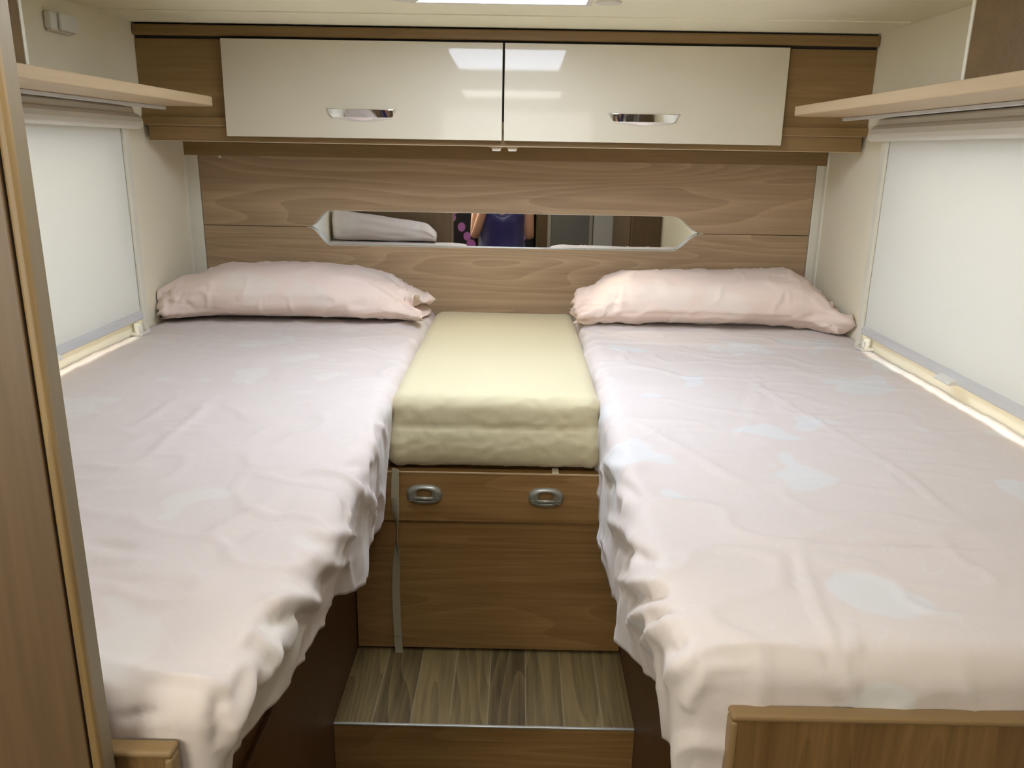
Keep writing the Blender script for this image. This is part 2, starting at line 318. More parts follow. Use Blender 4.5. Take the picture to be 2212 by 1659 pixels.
for (x0, x1, hc) in ((-.8167, -.0055, -.4145), (.0005, .8157, .4085)):
    dz0, dz1, ti = 1.248, 1.5165, .0034
    y_b, y_t = YC-.022-ti, YC-.022
    v = [(x0, y_b, dz0), (x1, y_b, dz0), (x1, y_t, dz1), (x0, y_t, dz1), (x0, YC-.004, dz0), (x1, YC-.004, dz0), (x1, YC-.001, dz1), (x0, YC-.001, dz1)]
    d = MB().add(v, [(0, 1, 2, 3), (7, 6, 5, 4), (0, 4, 5, 1), (1, 5, 6, 2), (2, 6, 7, 3), (3, 7, 4, 0)]).build('door', M_door, cab, bevel=.001)
    # boat shaped chrome pull: flat top edge, sloping ends, bowed underside
    yf = YC-.0225; b = MB(); n = 28; hw = .106; P = []
    for i in range(n+1):
        t = -1+2*i/n; x = hc+hw*t
        e = min(1, (1-abs(t))/.17); e2 = max(0, 1-abs(t)**2.4)
        zt = 1.3305; zb = zt-.002-.0225*e; zu = zb-.0110*(1-t*t)*e
        out = .002+.017*e2**.6
        P.append([(x, yf, zt), (x, yf-out*.92, zt), (x, yf-out, zt-.002), (x, yf-out*.80, zb+.0008), (x, yf-out*.74, zb-.001), (x, yf-out*.15, zu), (x, yf+.001, zu+.001), (x, yf+.001, zt)])
    b.grid(P, smooth=False)
    hd = b.build('handle', M_chrome, d); hd['label'] = 'chrome boat-shaped pull handle'
    hd.modifiers.new('b', 'BEVEL').width = .0006
tag(box(-1.083+.012, 1.066, 2.812, 2.852, 1.189, 1.2315).build('pelmet_board', M_cab, bevel=.0015), 'narrow brown board running under the overhead cabinet above the headboard', 'board')
# lamp/switch pair under the cabinet
sw = thing('lamp_unit', (0, 2.56, 1.215), 'tiny pale two-lamp unit under the middle of the overhead cabinet', 'lamp')
box(-.045, .048, 2.545, 2.585, 1.2285, 1.232).build('base_plate', M_edge, sw, bevel=.001)
for x in (-.022, .026):
    b = MB(); b.prism([(x-.015+.001*0, 1.2285), (x+.015, 1.2285), (x+.012, 1.2185), (x-.012, 1.2185)], 1, 2.548, 2.582); b.build('lamp_head', M_trimw, sw, bevel=.002)
hk = MB(); hk.tube([(-.960, 2.845, 1.188), (-.960, 2.836, 1.186), (-.957, 2.833, 1.181)], [.008, .006, .003]); tag(hk.build('wall_hook', M_white), 'tiny white hook at the top left of the headboard', 'hook')

# ---------------------------------------------------------------- headboard with mirror slot
hb = thing('headboard', (0, YB, .30), 'brown wood-grain headboard panel with a long slot mirror behind both pillows', 'headboard')
ZG = .9575
def slot(top):
    """outline of the slot edge from left tip to right tip (x, z), ogee ends"""
    z1 = 1.014 if top else .896; s = 1 if top else -1
    pts = []
    for sgn, tip, flat in ((-1, -.676, -.590), (1, .681, .565)):
        seg = [(tip, ZG+s*.001)]
        w_ = flat-tip
        for k in range(1, 13):
            t = k/12; x = tip+w_*t
            # concave near the tip, convex near the flat
            zz = (ZG+s*.001)+(z1-ZG-s*.001)*(t*t*t*(t*(6*t-15)+10))**.9
            seg.append((x, zz))
        pts.append(seg)
    return pts[0]+pts[1][::-1]
for top in (True, False):
    z_out = 1.1985 if top else .36
    sl = slot(top); s = 1 if top else -1
    poly = [(-1.0315, z_out), (1.0415, z_out), (1.0415, ZG+s*.0012)]+sl[::-1]+[(-1.0315, ZG+s*.0012)]
    pts = [(p[0], p[1]) for p in poly]
    b = MB(); b.prism(pts, 1, YB-.020, YB+.004)
    o = b.build('upper_panel' if top else 'lower_panel', M_head if top else M_head2, hb)
    # pale cut edge lining the slot
    b = MB(); P = [[(x, YB-.0205, z-s*.0008), (x, YB+.004, z-s*.0008), (x, YB+.004, z+s*.0004), (x, YB-.0205, z+s*.0004)] for (x, z) in sl]
    b.grid(P, smooth=True, wrap=True); b.build('slot_edging', M_cut, o)['label'] = 'pale edging of the mirror slot'
box(-1.033, 1.043, YB+.0045, YB+.010, .36, 1.20).build('backing', M_dark, hb)
box(-.70, .70, YB+.0005, YB+.0042, .885, 1.025).build('mirror', M_mirror, hb)['label'] = 'long low mirror glass in the slot'

# ---------------------------------------------------------------- side shelves, side cabinets, detector
for s, nm in ((-1, 'left'), (1, 'right')):
    xw = s*1.0745; xi = s*.796
    sh = thing('wall_shelf', (s*.935, 1.4, 1.325), 'pale oak shelf along the %s wall above the roller blind' % nm, 'shelf')
    poly = [(xw, .705), (xi, .705), (xi, 2.350), (xi+s*.012, 2.385), (xi+s*.03, 2.40), (xw, 2.40)]
    MB().prism(poly, 2, 1.325, 1.3495).build('board', M_shelf, sh, bevel=.0025)
    MB().box(s*.957, s*.972, .705, 2.43, 1.3165, 1.3245).build('light_strip', M_greyp, sh, bevel=.001)['label'] = 'thin white strip under the shelf'
    sc_ = thing('side_locker', (s*.95, 1.1, 1.3497), 'dark brown wooden side locker on the %s shelf at the ceiling' % nm, 'cabinet')
    MB().box(xw, s*.834, .705, 1.546, 1.3497, CEI-.001).build('body', M_lock, sc_, bevel=.001)
    MB().box(xw, s*.832, 1.546, 1.556, 1.3497, CEI-.001).build('end_panel', M_trimw, sc_, bevel=.001)['label'] = 'cream end edge of the locker'
b = MB(); b.box(L, L+.022, 2.062, 2.168, 1.475, 1.520)
dt_ = tag(b.build('door_sensor', M_white, bevel=.008, seg=4), 'small white plastic sensor box high on the left wall', 'sensor')
MB().box(L+.022, L+.032, 2.085, 2.160, 1.478, 1.517).build('cover', M_white, dt_, bevel=.007, seg=4)

# ---------------------------------------------------------------- roller blinds
def blind(s, y_far, y_near, label):
    wx = s*1.0745
    t = thing('roller_blind', (wx-s*.03, (y_far+y_near)/2, .70), label, 'blind')
    d = lambda k: wx-s*k
    prof = [(d(0), 1.322), (d(.030), 1.322), (d(.036), 1.318), (d(.040), 1.304), (d(.050), 1.301), (d(.058), 1.293), (d(.062), 1.280), (d(.060), 1.268), (d(.052), 1.2615), (d(.020), 1.2615), (d(.0), 1.263)]
    # x,z profile extruded along y
    b = MB(); v = []; n = len(prof)
    MBp = b.prism([(p[0], p[1]) for p in prof], 1, y_near, y_far-.004); b.build('cassette', M_white, t, bevel=.002)
    b = MB(); b.prism([(p[0]-s*.002*(1 if abs(p[0]) < 1.07 else 0), p[1]) for p in prof], 1, y_far-.004, y_far+.004); b.build('end_cap', M_trimw, t, bevel=.003)
    b = MB(); b.box(d(0), d(.034), y_far-.052, y_far-.030, .655+.0, 1.262); b.box(d(.0255), d(.034), y_far-.060, y_far-.050, .70, 1.262); b.build('guide_rail', M_trimw, t, bevel=.0015)
    box(d(.0235), d(.0245), y_near, y_far-.046, .742, 1.262).build('blind_cloth', M_blind, t)
    bar = MB().prism([(d(.020), .7535), (d(.027), .7535), (d(.032), .748), (d(.034), .733), (d(.029), .7285), (d(.020), .7285)], 1, y_near, y_far-.056).build('bottom_bar', M_greyp, t, bevel=.001)
    b = MB(); yc = y_far-.56
    b.prism([(d(.030), .741), (d(.046), .736), (d(.050), .730), (d(.049), .727), (d(.030), .728)], 1, yc-.035, yc+.035); b.build('pull_tab', M_white, bar, bevel=.001)
    b = MB(); b.box(d(.0), d(.036), y_far-.085, y_far-.030, .684, .692); b.box(d(.006), d(.030), y_far-.070, y_far-.062, .692, .716); b.box(d(.022), d(.030), y_far-.090, y_far-.084, .690, .712); b.tube([(d(.018), y_far-.078, .690), (d(.018), y_far-.078, .704)], .005)
    b.build('corner_clip', M_white, t, bevel=.001)
blind(-1, 2.395, 1.02, 'white roller blind pulled down over the left window')
blind(1, 2.372, .90, 'white roller blind pulled down over the right window')

# ---------------------------------------------------------------- bed bases, footboards, step
base = thing('underbed_cabinet', (-.70, 1.78, LOW), 'dark brown wooden cabinet under the left bed with a flat door beside the aisle', 'cabinet')
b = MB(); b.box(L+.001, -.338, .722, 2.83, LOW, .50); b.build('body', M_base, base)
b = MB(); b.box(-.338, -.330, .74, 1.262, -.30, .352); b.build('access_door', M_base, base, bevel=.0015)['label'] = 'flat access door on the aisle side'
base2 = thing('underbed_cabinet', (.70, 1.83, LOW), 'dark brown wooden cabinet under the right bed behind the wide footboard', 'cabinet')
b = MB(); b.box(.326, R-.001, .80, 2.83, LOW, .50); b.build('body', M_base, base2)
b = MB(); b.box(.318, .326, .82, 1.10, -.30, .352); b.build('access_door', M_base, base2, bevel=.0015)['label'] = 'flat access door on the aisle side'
for (x0, x1, y, lab) in ((-.800, -.2955, .700, 'short oak footboard corner of the left bed beside the wardrobe'), (.2985, 1.07, .776, 'wide oak footboard at the foot of the right bed')):
    t = thing('footboard', ((x0+x1)/2, y, LOW), lab, 'footboard')
    x0_ = x0 if x0 > 0 else -.44
    MB().box(x0_+.006, x1-.006, y-.0005, y+.016, LOW, .6145).build('panel', M_foot, t)
    b = MB(); zt = .6215; wv = .009
    b.box(x0_, x1, y-.003, y+.018, zt-wv, zt)
    b.box(x0_, x0_+wv, y-.003, y+.018, LOW, zt-wv) if x0 > 0 else b.box(x1-wv, x1, y-.003, y+.018, LOW, zt-wv)
    b.build('rim', M_rim, t, bevel=.004, seg=3)
st = thing('raised_step', (0, 1.66, -.5), 'raised plank-patterned step in the aisle between the bed bases', 'step')
box(-.3375, .3255, 1.524, 2.4, -.02, 0).build('tread', M_floor, st)
box(-.3375, .3255, 1.521, 1.535, -.27, -.004).build('riser', M_panel, st)
box(-.3375, .3255, 1.5185, 1.525, -.003, .0012).build('edge_trim', M_alu, st, bevel=.001)['label'] = 'thin metal edge trim'
t = thing('lower_step', (0, 1.35, -.5), 'lower step at the bottom of the aisle', 'step')
box(-.329, .317, 1.18, 1.520, -.285, -.265).build('tread', M_floor, t); box(-.329, .317, 1.18, 1.195, -.5, -.285).build('riser', M_panel, t)

# ---------------------------------------------------------------- seat box front with two grip handles
YP = 1.80
sb = thing('seat_box', (0, YP, .006), 'brown wooden seat box front with two grey handles under the cream cushion', 'seat box')
box(-.336, .324, YP, YP+.018, .008, .3605).build('lower_panel', M_panel, sb, bevel=.002)
fl = box(-.336, .324, YP-.012, YP+.016, .3635, .4905).build('flap', M_panel, sb, bevel=.002)
box(-.332, .320, YP+.014, YP+.020, .35, .38).build('shadow_gap', M_dark, sb)
box(-.335, .323, YP-.0135, YP-.010, .4875, .4915).build('edge_strip', M_edge, sb, bevel=.0008)
box(-.336, .324, YP+.02, 2.825, .455, .485).build('seat_deck', M_panel, sb)
def grip(cx, cz):
    """oval pull: domed ring with a D-shaped finger hole, a bar across it, two screws"""
    y0 = YP-.012; a, c, ex = .0415, .0240, 2.6
    nr = 40; P = []
    def oval(k, sa, sc_, e=ex):
        th = 2*PI*k/nr; ct, s_ = math.cos(th), math.sin(th)
        return (sa*math.copysign(abs(ct)**(2/e), ct), sc_*math.copysign(abs(s_)**(2/e), s_))
    for k in range(nr):
        o = oval(k, a, c, 2.5); o2 = oval(k, a*.93, c*.88, 2.5); i1 = oval(k, .0190, .0150, 2.8); i0 = oval(k, .0178, .0138, 2.8)
        zc = .0012
        P.append([(cx+o[0], y0, cz+o[1]), (cx+o[0]*.99, y0-.006, cz+o[1]*.99), (cx+o2[0], y0-.0105, cz+o2[1]),
                  (cx+(o2[0]*.45+i1[0]*.55), y0-.0130, cz+(o2[1]*.45+(i1[1]+zc)*.55)), (cx+i1[0], y0-.0120, cz+i1[1]+zc), (cx+i0[0], y0-.008, cz+i0[1]+zc), (cx+i0[0], y0-.0003, cz+i0[1]+zc)])
    P.append(P[0]); b = MB(); b.grid(P, smooth=True)
    g = b.build('grip_handle', M_handle, fl, weld=True); g['label'] = 'grey oval grip handle'
    b = MB(); b.box(cx-.0185, cx+.0185, y0-.0015, y0-.0004, cz-.015, cz+.015)
    # bar, cross lip below it and screws join the grip itself
    b2 = MB(); b2.tube([(cx-.0205, y0-.0135, cz-.0062), (cx+.0205, y0-.0135, cz-.0062)], .0042, 12); b2.tube([(cx-.016, y0-.009, cz-.0150), (cx+.016, y0-.009, cz-.0150)], .0030, 10)
    vs = len(g.data.vertices)
    import bmesh
    bm = bmesh.new(); bm.from_mesh(g.data)
    org = Vector(fl['_org']) if False else Vector(g['_org'])
    for q in (b2,):
        vv = [bm.verts.new(Vector(p)-org) for p in q.v]
        for f_ in q.f:
            nf = bm.faces.new([vv[i] for i in f_]); nf.smooth = True
    q = MB()
    for sx in (-1, 1):
        c0 = (cx+sx*.0310, cz-.0090)
        ringp = [[(c0[0]+r_*math.cos(2*PI*k/14), y0-yy, c0[1]+r_*math.sin(2*PI*k/14)) for k in range(14)] for (r_, yy) in ((.0052, .0105), (.0052, .0128), (.0040, .0132), (.0036, .0112), (.0001, .0112))]
        q.grid(ringp, wrap=True)
    vv = [bm.verts.new(Vector(p)-org) for p in q.v]
    for f_ in q.f: bm.faces.new([vv[i] for i in f_])
    bmesh.ops.recalc_face_normals(bm, faces=bm.faces)
    bm.to_mesh(g.data); bm.free()
grip(-.1615, .4345); grip(.1265, .4325)
# webbing strap: a ribbon hanging from under the left sheet corner
b = MB(); P = []
stations = [(.500, -.228, YP-.020, .0055, .6), (.47, -.2285, YP-.024, .0085, .35), (.43, -.2295, YP-.026, .0095, .25), (.39, -.2285, YP-.026, .0085, .55), (.355, -.2275, YP-.024, .0075, 1.25), (.32, -.2285, YP-.022, .0075, 1.35),
            (.28, -.2295, YP-.020, .0085, .6), (.24, -.2315, YP-.018, .0095, .2), (.19, -.2345, YP-.014, .0095, .1), (.10, -.2345, YP-.012, .0098, 0), (.05, -.233, YP-.011, .0098, 0), (.042, -.2335, YP-.010, .0098, .1), (-.0, -.2305, YP-.012, .0098, .0)]
for (z, x, y, hw, tw) in stations:
    c, s_ = math.cos(tw), math.sin(tw); hw = .0097
    dx, dy = c*hw, -s_*hw; nx, ny = s_*.0006, c*.0006
    P.append([(x-dx+nx, y-dy+ny, z), (x+dx+nx, y+dy+ny, z), (x+dx-nx, y+dy-ny, z), (x-dx-nx, y-dy-ny, z)])
b.grid(P, smooth=False, wrap=True); b.f += [(0, 1, 2, 3), tuple(len(P)*4-4+i for i in (3, 2, 1, 0))]; b.sm += [False]*2
o = tag(b.build('webbing_strap', M_strap), 'narrow beige webbing strap hanging down the left of the seat box front', 'strap')
m_ = o.modifiers.new('s', 'SUBSURF'); m_.levels = 2; m_.render_levels = 2; m_.subdivision_type = 'SIMPLE'

# ---------------------------------------------------------------- wardrobe at the left
wd = thing('wardrobe', (-.6, .66, LOW), 'tall light brown wardrobe with rounded oak edge post close by on the left', 'wardrobe')
box(L+.002, -.3585, .676, .7000, LOW, CEI-.001).build('carcass', M_ward, wd)
box(L+.002, -.3612, .6645, .6755, LOW, CEI-.001).build('door', M_ward, wd, bevel=.0015)
box(-.3612, -.3588, .668, .676, LOW, CEI-.001).build('shadow_gap', M_dark, wd)
box(-.3588, -.3500, .6635, .6730, LOW, CEI-.001).build('edge_post', M_post, wd, bevel=.003, seg=4)['label'] = 'rounded oak edge strip'
box(-.3600, -.3520, .6725, .6930, LOW, CEI-.001).build('side_strip', M_postside, wd, bevel=.0012)

# ---------------------------------------------------------------- bedding
def nz(p, sc_=1.0, off=0.0): return noise.noise(Vector((p[0]*sc_+off, p[1]*sc_+off*.7, p[2]*sc_+off*1.3)))
def seg_d(P, a, b):
    a = np.array(a); b = np.array(b); ab = b-a; t = np.clip(((P-a)@ab)/(ab@ab), 0, 1); q = a+t[:, None]*ab
    return np.linalg.norm(P-q, axis=1), t
def interp(tab, x):
    tab = sorted(tab); return float(np.interp(x, [t[0] for t in tab], [t[1] for t in tab]))
def displace(V, Nn, bvh, creases):
    """creases: polylines given by sight lines through the photograph's pixels that are cast onto the cloth; width and height in metres"""
    D = np.zeros(len(V))
    for (px, w_, h_) in creases:
        pts = []
        for (u, v_) in px:
            hit = bvh.ray_cast(Vector((CAMX, 0, CAMZ)), ray(u, v_))
            if hit[0] is not None: pts.append(tuple(hit[0]))
        if len(pts) < 2: continue
        best = np.full(len(V), 9.0); tt = np.zeros(len(V)); n = len(pts)-1
        for i in range(n):
            d, t = seg_d(V, pts[i], pts[i+1]); mk = d < best; best[mk] = d[mk]; tt[mk] = (i+t[mk])/n
        D += h_*np.exp(-(best/w_)**2)*np.clip(np.sin(PI*np.clip(tt, .04, .96))*1.6, 0, 1)
    return V+Nn*D[:, None]
def normals(me):
    n = np.zeros(len(me.vertices)*3); me.vertices.foreach_get('normal', n); return n.reshape(-1, 3)
def make_sheet(s, x_wall, x_edge, y_back, y_front, ztop, hem, hem_front, label, m, creases, seed):
    """cloth laid over a mattress and hanging over the aisle edge and the foot"""
    r = .040
    nx, ny, nq = 84, 236, 46
    xs = [x_wall+(x_edge(0)-x_wall)*0+0]*0
    def plan(i, j):
        u = min(i, nx)/nx; v = min(j, ny)/ny
        yy = y_back+(y_front+r-y_back)*v
        xe = x_edge(yy)-(-s)*0
        xin = x_edge(yy)+s*r          # centre line of the rounding
        xx = x_wall+(xin-x_wall)*u
        return xx, yy, xin
    P = []
    for j in range(ny+nq+1):
        row = []
        for i in range(nx+nq+1):
            qs = max(0, i-nx)/nq; qt = max(0, j-ny)/nq
            xx, yy, xin = plan(i, j)
            q = max(qs, qt)
            if q == 0:
                dx = dy = 0; d = 0; o = 0
                z = ztop
            else:
                if qs > 0 and qt > 0:
                    th = (PI/2)*(1-(qs/q)*.5) if qt >= qs else (PI/2)*(qt/q)*.5
                elif qs > 0: th = 0
                else: th = PI/2
                hz = hem(yy)*(1-th/(PI/2))+hem_front*(th/(PI/2))
                flat = ztop-r-hz; Lp = r*PI/2+flat; l = q*Lp
                if l < r*PI/2:
                    a = l/r; o = r*math.sin(a); d = r*(1-math.cos(a))
                else: o = r; d = r+l-r*PI/2
                # hanging cloth: slight flare and vertical folds
                k = max(0, (d-r))/max(flat, .01)
                if s < 0: arc = yy*1.0
                else: arc = yy
                if th < PI/2:
                    o += (1-th/(PI/2))*k*((-.018-.010*min(1, max(0, (1.45-yy)/.4)) if s < 0 else -.006-.034*min(1, max(0, (1.40-yy)/.4)))+ (.013*min(1, max(0, (1.78-yy)/.35)))*math.sin(arc*17+seed+2.0*nz((arc*2, 0, seed)))*k**.5+.010*nz((arc*9, d*4, seed))+.006*nz((arc*25, d*8, seed+3)))
                o += .006*k*math.sin(th)*nz((xx*14, d*6, seed+8))
                dx = -s*o*math.cos(th); dy = -o*math.sin(th); z = ztop-d
            # hem wave
            if q > .9 : z += .012*(q-.9)/.1*nz((yy*7, xx*7, seed+5))
            row.append((xx+dx, yy+dy, z))
        P.append(row)
    A = np.array(P); sh_ = A.shape; V = A.reshape(-1, 3)
    # soft wrinkles everywhere
    me = bpy.data.meshes.new('t'); mb = MB(); mb.grid(P, flip=(s > 0)); me.from_pydata(mb.v, [], mb.f); me.update(); Nn = normals(me)
    if Nn[(ny//2)*(nx+nq+1)+nx//2][2] < 0: Nn = -Nn
    D = np.zeros(len(V))
    for k, p in enumerate(V):
        x, y, z = p
        a = nz((x*3.0+y*1.2, y*5.0, z*5), 1, seed)*.0045
        a += nz((x*7+y*5, y*11-x*4, z*9), 1, seed+9)*.0022
        rdg = 1-abs(nz((x*5+y*9, y*6-x*6, z*6), 1, seed+4))*2.0
        a += max(0, rdg-.72)*.011
        # sagging mattress edge at the aisle
        e = abs(x-x_edge(y)); a *= 1+1.1*math.exp(-(e/.12)**2)
        if y > y_back-.02: a *= .2
        D[k] = a
    V = V+Nn*D[:, None]
    if s < 0:      # the left mattress dips towards the aisle near the foot
        e = np.clip((V[:, 0]+.50)/.26, 0, 1); f_ = np.clip((1.62-V[:, 1])/.5, 0, 1); top = np.clip((V[:, 2]-.52)/.1, 0, 1)
        V[:, 2] -= .018*e*e*f_*top
    bv = BVHTree.FromPolygons([Vector(p) for p in V], mb.f)
    V = displace(V, Nn, bv, creases)
    if s > 0:      # turned-down band near the pillow
        k = 1/(1+np.exp(-(V[:, 1]-2.325-.012*np.sin(V[:, 0]*5))/.0016)); V[:, 2] += .0048*k*(V[:, 2] > .6)
    V[:, 0] = np.clip(V[:, 0], L+.003, R-.003); V[:, 1] = np.minimum(V[:, 1], YB-.022)
    m2 = MB(); m2.grid(V.reshape(sh_), flip=False); m2.open = True
    o = m2.build('bed_sheet', m); tag(o, label, 'sheet')
    bm_n = normals(o.data)
    if bm_n[(ny//2)*(nx+nq+1)+nx//2][2] < 0: o.data.flip_normals()
    sd = o.modifiers.new('thick', 'SOLIDIFY'); sd.thickness = .0012; sd.offset = -1
    return o
hemL = [(2.9, .47), (2.0, .47), (1.82, .47), (1.78, .445), (1.74, .405), (1.60, .405), (1.44, .412), (1.33, .435), (1.25, .475), (1.08, .512), (.95, .515), (.82, .520), (.70, .50)]
hemR = [(2.9, .45), (2.0, .45), (1.88, .43), (1.80, .385), (1.67, .370), (1.50, .375), (1.36, .385), (1.27, .405), (1.18, .42), (1.05, .45), (.95, .475), (.86, .505), (.78, .52)]
crL = [
 ([(560, 1322), (600, 1302), (650, 1296), (700, 1308), (752, 1312)], .014, .016),
 ([(575, 1352), (620, 1330), (680, 1330)], .012, -.012),
 ([(640, 1030), (690, 1020), (740, 1030), (770, 1055), (800, 1100)], .011, .010),
 ([(700, 1010), (760, 1005), (810, 1020)], .010, -.007),
 ([(430, 1165), (480, 1140), (540, 1110), (600, 1070)], .012, .006),
 ([(460, 1190), (520, 1155), (590, 1120), (640, 1070)], .009, -.005),
 ([(660, 1140), (700, 1160), (740, 1150), (780, 1160)], .010, .008),
 ([(640, 1200), (700, 1222), (760, 1215)], .011, .009),
 ([(500, 1395), (540, 1370), (575, 1400), (580, 1450)], .010, .009),
 ([(545, 1430), (530, 1500), (500, 1570), (492, 1640)], .012, .012),
 ([(600, 1380), (585, 1430), (560, 1480)], .009, .009),
 ([(480, 1480), (470, 1550), (478, 1620)], .012, -.008),
 ([(190, 1172), (240, 1178), (300, 1186)], .009, -.006), ([(195, 1205), (260, 1212), (330, 1210)], .010, .005), ([(200, 1240), (260, 1250), (310, 1255)], .010, -.004),
 ([(245, 1562), (300, 1545), (350, 1530)], .008, -.006),
 ([(800, 905), (806, 960), (812, 1000)], .008, .006),
 ([(170, 1000), (260, 1015), (330, 1005)], .012, .004), ([(260, 940), (330, 900), (380, 860)], .009, .004), ([(300, 1010), (350, 960), (420, 900), (470, 850)], .010, .004),
 ([(520, 960), (580, 925), (640, 900)], .008, .0035), ([(600, 760), (680, 735), (760, 730)], .006, .003), ([(470, 810), (540, 790), (610, 760)], .007, .003),
 ([(370, 702), (450, 697), (545, 701)], .003, -.004),
 ([(690, 1215), (705, 1260), (690, 1290)], .010, -.008), ([(780, 1050), (800, 1080), (805, 1140)], .010, .010), ([(740, 1060), (750, 1120), (745, 1180)], .012, -.008)]
crR = [
 ([(1330, 960), (1360, 955), (1400, 965)], .010, -.006), ([(1300, 1040), (1350, 1050), (1400, 1085)], .012, -.012), ([(1305, 990), (1330, 1010), (1380, 1020)], .010, .009),
 ([(1310, 1120), (1350, 1140), (1390, 1190)], .012, .010), ([(1330, 1180), (1380, 1200), (1420, 1215)], .010, -.012), ([(1330, 1250), (1390, 1262), (1450, 1272)], .011, .014), ([(1345, 1285), (1400, 1290), (1460, 1280)], .010, -.012),
 ([(1360, 1350), (1390, 1325), (1440, 1310)], .011, .018), ([(1390, 1395), (1420, 1360), (1480, 1340)], .010, .014), ([(1385, 1368), (1420, 1340), (1460, 1325)], .008, -.010), ([(1410, 1430), (1450, 1400), (1490, 1380)], .009, -.009),
 ([(1440, 1480), (1470, 1440), (1510, 1420)], .010, .008), ([(1480, 1540), (1492, 1500), (1530, 1440)], .010, .006),
 ([(1640, 1260), (1700, 1180), (1690, 1160)], .006, .001),
 ([(1590, 800), (1680, 860), (1800, 930), (1960, 1030), (2060, 1110), (2212, 1240)], .005, .0045),
 ([(1680, 1160), (1800, 1170), (1950, 1176), (2212, 1188)], .006, -.0045), ([(1680, 1168), (1800, 1178), (1950, 1184), (2212, 1196)], .005, .003),
 ([(1340, 890), (1440, 950), (1540, 1010), (1640, 1060)], .009, .004), ([(1570, 960), (1610, 930), (1640, 860), (1625, 820)], .004, .004), ([(1580, 950), (1600, 880), (1622, 808)], .004, -.003), ([(1640, 800), (1655, 830), (1662, 838)], .003, -.003),
 ([(1690, 840), (1705, 870), (1710, 885)], .003, .003), ([(1655, 890), (1690, 868), (1710, 845)], .003, -.0025),
 ([(1560, 1020), (1500, 950), (1480, 920)], .005, .002), ([(1720, 1150), (1755, 1300), (1800, 1400), (1830, 1470), (1845, 1540)], .007, .006), ([(1700, 1180), (1740, 1290), (1790, 1420), (1820, 1530)], .006, -.004),
 ([(1836, 1350), (1846, 1390), (1842, 1425)], .004, .006), ([(1800, 1500), (1835, 1540), (1860, 1560)], .005, -.006), ([(1760, 1440), (1800, 1490), (1850, 1552)], .005, .004),
 ([(1480, 1420), (1560, 1395), (1700, 1392), (1760, 1410), (1800, 1450)], .005, .004), ([(1500, 1450), (1550, 1440), (1640, 1440)], .006, .003),
 ([(1500, 720), (1560, 760), (1600, 790)], .003, .003), ([(2070, 1402), (2085, 1480), (2110, 1560)], .006, .004)]
xeL = lambda y: interp([(2.9, -.238), (1.8, -.236), (1.5, -.226), (1.2, -.222), (.95, -.232), (.70, -.250)], y)
xeR = lambda y: interp([(2.9, .246), (1.8, .250), (1.4, .235), (1.0, .228), (.80, .232)], y)
make_sheet(-1, -1.072, xeL, YB-.024, .722, .682, lambda y: interp(hemL, y), .52, 'pale pink floral sheet with hanging folds over the left bed', M_sheetL, crL, 2.3)
make_sheet(1, 1.072, xeR, YB-.024, .796, .684, lambda y: interp(hemR, y), .49, 'pale pink floral sheet with fold creases over the right bed', M_sheetR, crR, 11.7)
for (x0, x1, y_, lab) in ((L+.004, -.292, .745, 'mattress of the left bed hidden under its pink sheet'), (.292, R-.004, .840, 'mattress of the right bed hidden under its pink sheet')):
    tag(box(x0, x1, y_, 2.82, .5005, .664).build('mattress', M_matt, bevel=.03, seg=4), lab, 'mattress')

def rounded_box(x0, x1, y0, y1, z0, z1, r, n, fn):
    """six gridded faces pushed onto a rounded box, then displaced by fn"""
    c = np.array([(x0+x1)/2, (y0+y1)/2, (z0+z1)/2]); hs = np.array([(x1-x0)/2, (y1-y0)/2, (z1-z0)/2]); b = MB()
    for ax in range(3):
        for sg in (-1, 1):
            u, v = [k for k in range(3) if k != ax]; nu, nv = max(6, int(hs[u]*2/n)), max(6, int(hs[v]*2/n)); P = []
            for i in range(nu+1):
                row = []
                for j in range(nv+1):
                    p = np.zeros(3); p[ax] = sg*hs[ax]; p[u] = hs[u]*(2*i/nu-1); p[v] = hs[v]*(2*j/nv-1)
                    q = np.clip(p, -(hs-r), hs-r); d = p-q; l = np.linalg.norm(d); nrm = d/l if l > 0 else d
                    w_ = q+nrm*r+c
                    row.append(tuple(w_+nrm*fn(w_, nrm)))
                P.append(row)
            b.grid(P)
    return b
def cush_fn(p, n):
    x, y, z = p
    a = nz((x*8, y*4, z*9), 1, 2)*.003
    front = max(0, 1-(y-1.80)/.12) if y < 1.95 else 0
    rd = 1-abs(nz((x*12+z*16, y*10, z*24-x*12), 1, 6))*2.2
    a += max(0, rd-.6)*.007*(.15+.4*front)
    rd = 1-abs(nz((x*22+z*8, y*9, z*40), 1, 16))*2.2
    a += max(0, rd-.7)*.006*front
    # lower half of the front bulges over its seam
    if front: a += .008*math.exp(-((z-.555)/.045)**2)*(-n[1])-.004*math.exp(-((z-.604)/.006)**2)*(-n[1])
    a += .020*front*(abs(n[0]))*max(0, (.62-z)/.12)
    return a
cu = rounded_box(-.242, .250, 1.792, 2.828, .497, .678, .038, .0075, cush_fn)
cu.box(.14, .155, 1.79, 1.82, .488, .494)
tag(cu.build('seat_cushion', M_cush, weld=True), 'cream covered thick cushion between the two beds', 'cushion')

